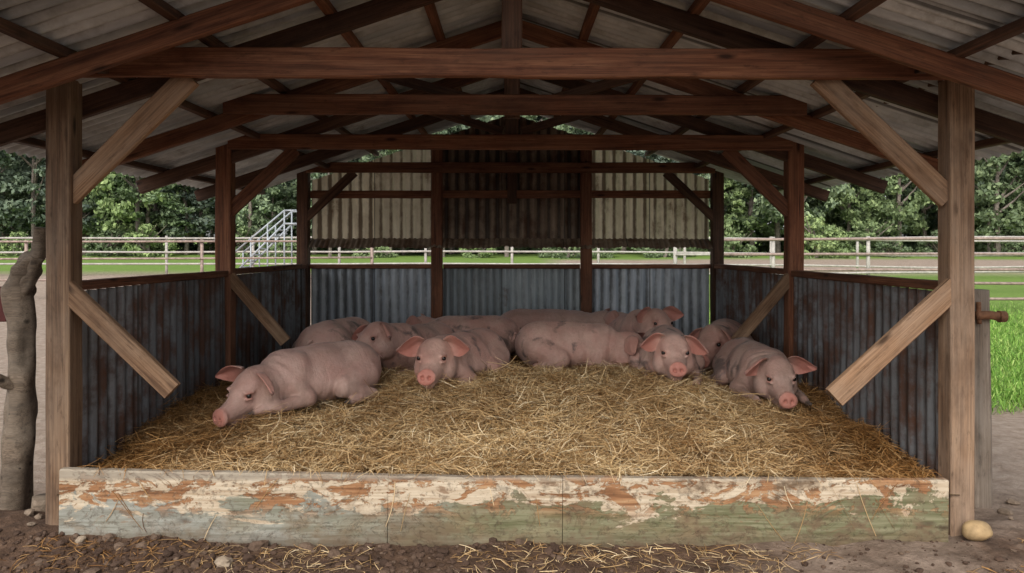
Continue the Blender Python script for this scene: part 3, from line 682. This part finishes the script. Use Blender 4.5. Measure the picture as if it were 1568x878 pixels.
k=(fbm(x*.9,y*.9,0,2,12)+(y-7.6)*.8>0);x,y=x[k],y[k];n=len(x);hgt=rng.uniform(.04,.13,n)
strands('grass',np.stack([x,y,gz(x,y)+hgt*.4],-1),rng.uniform(0,6.28,n),rng.uniform(.9,1.5,n),hgt,rng.uniform(.008,.014,n),M_gr,None,.3)
# ================================================================ FENCES
M_white=plain('pale_fence_paint',(.45,.42,.38),.7,.0,.25,6);M_pipe=plain('rusty_fence_pipe',(.36,.27,.23),.6,.2,.35,9)
def fence(name,p0,p1,zs,step,rr,pr,mr,mp,top):
    e=empty(name,(p0[0],p0[1],0));p0=np.array(p0,float);p1=np.array(p1,float);L=np.linalg.norm(p1-p0);n=int(L/step)
    pts=[p0+(p1-p0)*i/n for i in range(n+1)];G=[float(gz(q[0],q[1])) for q in pts]
    ch(tubes('posts',[([(q[0],q[1],g-.1),(q[0],q[1],g+top)],[pr,pr]) for q,g in zip(pts,G)],mp,seg=8,sub=1),e)
    rl=[]
    for z_ in zs:rl.append(([(q[0],q[1]-pr-rr*.6,g+z_+random.uniform(-.02,.02)) for q,g in zip(pts,G)],[rr]*len(pts)))
    ch(tubes('rails',rl,mr,seg=8,sub=2),e)
fence('pipe_fence',(5.0,19),(22,19),[1.78,1.42,1.05,.7,.35],4.9,.035,.06,M_pipe,M_pipe,1.86)
fence('pipe_fence',(5.0,24),(30,27),[1.8,1.3,.7],3.,.035,.06,M_white,M_white,1.86)
fence('board_fence',(-40,33),(40,33),[1.6,1.0,.5],3.6,.04,.06,M_white,M_white,1.7)
fence('pipe_fence',(-24,22),(-4.2,23.5),[1.7,1.2,.6],4.4,.03,.05,M_pipe,M_pipe,1.75)
lr=empty('loading_ramp',(-9.5,30,0));zz=float(gz(-9.5,30));L=[]
for yy in(29.6,30.6):
    L.append(([(-10.5,yy,zz+.3),(-8.6,yy,zz+2.2)],[.04,.04]));L.append(([(-10.5,yy,zz+1.1),(-8.6,yy,zz+2.7)],[.035,.035]));L.append(([(-8.6,yy,zz+2.7),(-8.1,yy,zz+2.7)],[.035,.035]))
    for q in np.linspace(0,1,4):
        xx=-10.5+1.9*q;L.append(([(xx,yy,zz),(xx,yy,zz+1.1+1.6*q)],[.03,.03]))
    L.append(([(-8.1,yy,zz),(-8.1,yy,zz+2.7)],[.035,.035]));L.append(([(-8.6,yy,zz+2.2),(-8.1,yy,zz+2.2)],[.04,.04]))
for q in np.linspace(0,1,9):
    L.append(([(-10.5+1.9*q,29.6,zz+.3+1.9*q),(-10.5+1.9*q,30.6,zz+.3+1.9*q)],[.03,.03]))
ch(tubes('frame',L,plain('ramp_paint',(.4,.43,.46),.5,.3,.1),seg=6,sub=1),lr)
# ================================================================ TREES
def leafmat(name,c0,c1,c2):
    b=NB(name);r=b.island();o=b.objrand()
    c=b.ramp(r,[(0.,c0),(.55,c1),(1.,c2)]);v=b.math('MULTIPLY_ADD',o,.75,.55)
    c=b.mix(1.,c,b.comb(v,v,b.math('MULTIPLY_ADD',o,.4,.75)),'MULTIPLY')
    return b.out(c,.7)
LM=[leafmat('foliage_a',(.09,.135,.075),(.155,.215,.12),(.22,.29,.155)),leafmat('foliage_b',(.105,.145,.10),(.175,.23,.145),(.25,.31,.19)),leafmat('foliage_c',(.12,.165,.08),(.205,.28,.125),(.31,.39,.175))]  # distance haze put into the leaf colours, paler and less saturated
M_bark=plain('bark',(.24,.2,.17),.9,0,.35,5)
def tree_mesh(i,H,Wd,low,nc=90,nl=75):
    rg=np.random.default_rng(50+i);V=[];F=[]
    lst=[([(0,0,-.3),(rg.normal(0,.15),rg.normal(0,.15),H*.35),(rg.normal(0,.3),rg.normal(0,.3),H*.85)],[.17,.13,.05])]
    for k in range(7):
        a=rg.uniform(0,6.28);z_=H*rg.uniform(.25,.65);l=Wd*rg.uniform(.5,.85)
        lst.append(([(0,0,z_),(math.cos(a)*l*.5,math.sin(a)*l*.5,z_+l*.4),(math.cos(a)*l,math.sin(a)*l,z_+l*.9)],[.09,.05,.02]))
    for p,r in lst:
        v,f=tube_geo(p,r,6,0,2);o=len(V);V+=list(v);F+=[[q+o for q in a] for a in f]
    nb=len(F)
    V=np.array(V);F=[list(f) for f in F]
    C=[]
    while len(C)<nc:
        q=rg.uniform(-1,1,3)
        rr=np.linalg.norm(q)
        if rr>1.15 or rr<.3:continue
        taper=1-.55*max(0,q[2])
        C.append((q[0]*Wd*taper,q[1]*Wd*taper,low+(H-low)*(q[2]*.5+.5)))
    C=np.array(C);R=rg.uniform(.3,.85,nc)*Wd/3.2
    c=np.repeat(C,nl,0);d=rg.normal(0,1,(nc*nl,3));d/=np.linalg.norm(d,axis=1)[:,None]
    p=c+d*(np.repeat(R,nl)*rg.uniform(.3,1.25,nc*nl))[:,None]*[1.1,1.1,.6]
    sz=rg.uniform(.07,.17,nc*nl)
    a=rg.normal(0,1,(nc*nl,3));a/=np.linalg.norm(a,axis=1)[:,None];bb=np.cross(a,d+rg.normal(0,.4,d.shape));bb/=np.linalg.norm(bb,axis=1)[:,None]
    q=np.stack([p-a*sz[:,None]*1.2,p-bb*sz[:,None]*.7,p+a*sz[:,None]*1.2,p+bb*sz[:,None]*.7],1).reshape(-1,3)
    lf=np.arange(len(q)).reshape(-1,4)+len(V)
    FF=np.concatenate([np.array(F),lf]);me=bpy.data.meshes.new('tree')
    me.from_pydata(np.concatenate([V,q]).tolist(),[],[tuple(dict.fromkeys(f)) for f in FF.tolist()])
    me.materials.append(M_bark);me.materials.append(LM[i%3])
    mi=np.ones(len(FF),np.int32);mi[:nb]=0;me.polygons.foreach_set('material_index',mi);return me
TM=[tree_mesh(0,12,3.0,1.8),tree_mesh(1,10,2.5,1.6),tree_mesh(2,8,2.3,1.0),tree_mesh(3,14,2.9,4),tree_mesh(4,11,2.2,1.5),tree_mesh(5,3.2,2.4,-.8,50)]
ft_=empty('distant_trees',(0,60,0))
def plant(k,x,y,s):
    o=bpy.data.objects.new('tree',TM[k]);COL.objects.link(o);o.parent=ft_
    o.location=(x,y-60,float(gz(x,y))-.1);o.rotation_euler=(0,0,random.uniform(0,6.28));o.scale=(s*random.uniform(.85,1.25),s*random.uniform(.85,1.25),s*random.uniform(.85,1.25))
for row,(yy,st,ks,sc) in enumerate(((52,4.6,(5,),.6),(55,4.2,(2,5,4,1),.95),(58,3.4,(1,2,4,0),1.05),(63,3.2,(0,1,4,3),1.2),(67,3.6,(5,),1.5),(70,3.8,(0,3,3,4),1.4),(80,4.6,(0,3,4),1.7))):
    x=-70.
    while x<70:
        plant(random.choice(ks),x+random.uniform(-1,1),yy+random.uniform(-2,2),sc*random.uniform(.7,1.3));x+=st*random.uniform(.6,1.35)
# ================================================================ LIGHT
w=bpy.data.worlds.new('World');S.world=w;w.use_nodes=True;nt=w.node_tree;bg=nt.nodes['Background']
sk=nt.nodes.new('ShaderNodeTexSky');sk.sky_type='NISHITA';sk.sun_disc=False;EL,AZ=math.radians(42),math.radians(195)
sk.sun_elevation=EL;sk.sun_rotation=AZ;sk.air_density=1.;sk.dust_density=3.;sk.ozone_density=1.
hs_=nt.nodes.new('ShaderNodeHueSaturation');hs_.inputs['Saturation'].default_value=.3;hs_.inputs['Value'].default_value=1.35
nt.links.new(sk.outputs[0],hs_.inputs['Color']);nt.links.new(hs_.outputs[0],bg.inputs[0]);bg.inputs[1].default_value=.15
sd=bpy.data.lights.new('sun','SUN');sd.energy=1.5;sd.angle=math.radians(30);sd.color=(1,.94,.86)
so=bpy.data.objects.new('sun',sd);COL.objects.link(so)
dr=Vector((math.sin(AZ)*math.cos(EL),math.cos(AZ)*math.cos(EL),math.sin(EL)))
so.rotation_euler=dr.to_track_quat('Z','Y').to_euler();so.location=(0,0,20)
cd=bpy.data.cameras.new('camera');cd.sensor_width=36;cd.lens=1200/1568*36;cd.shift_y=-61/1568;cd.clip_end=1500;cd.clip_start=.05
co=bpy.data.objects.new('camera',cd);COL.objects.link(co);co.location=(0,0,1.6);co.rotation_euler=(math.radians(90),0,0);S.camera=co
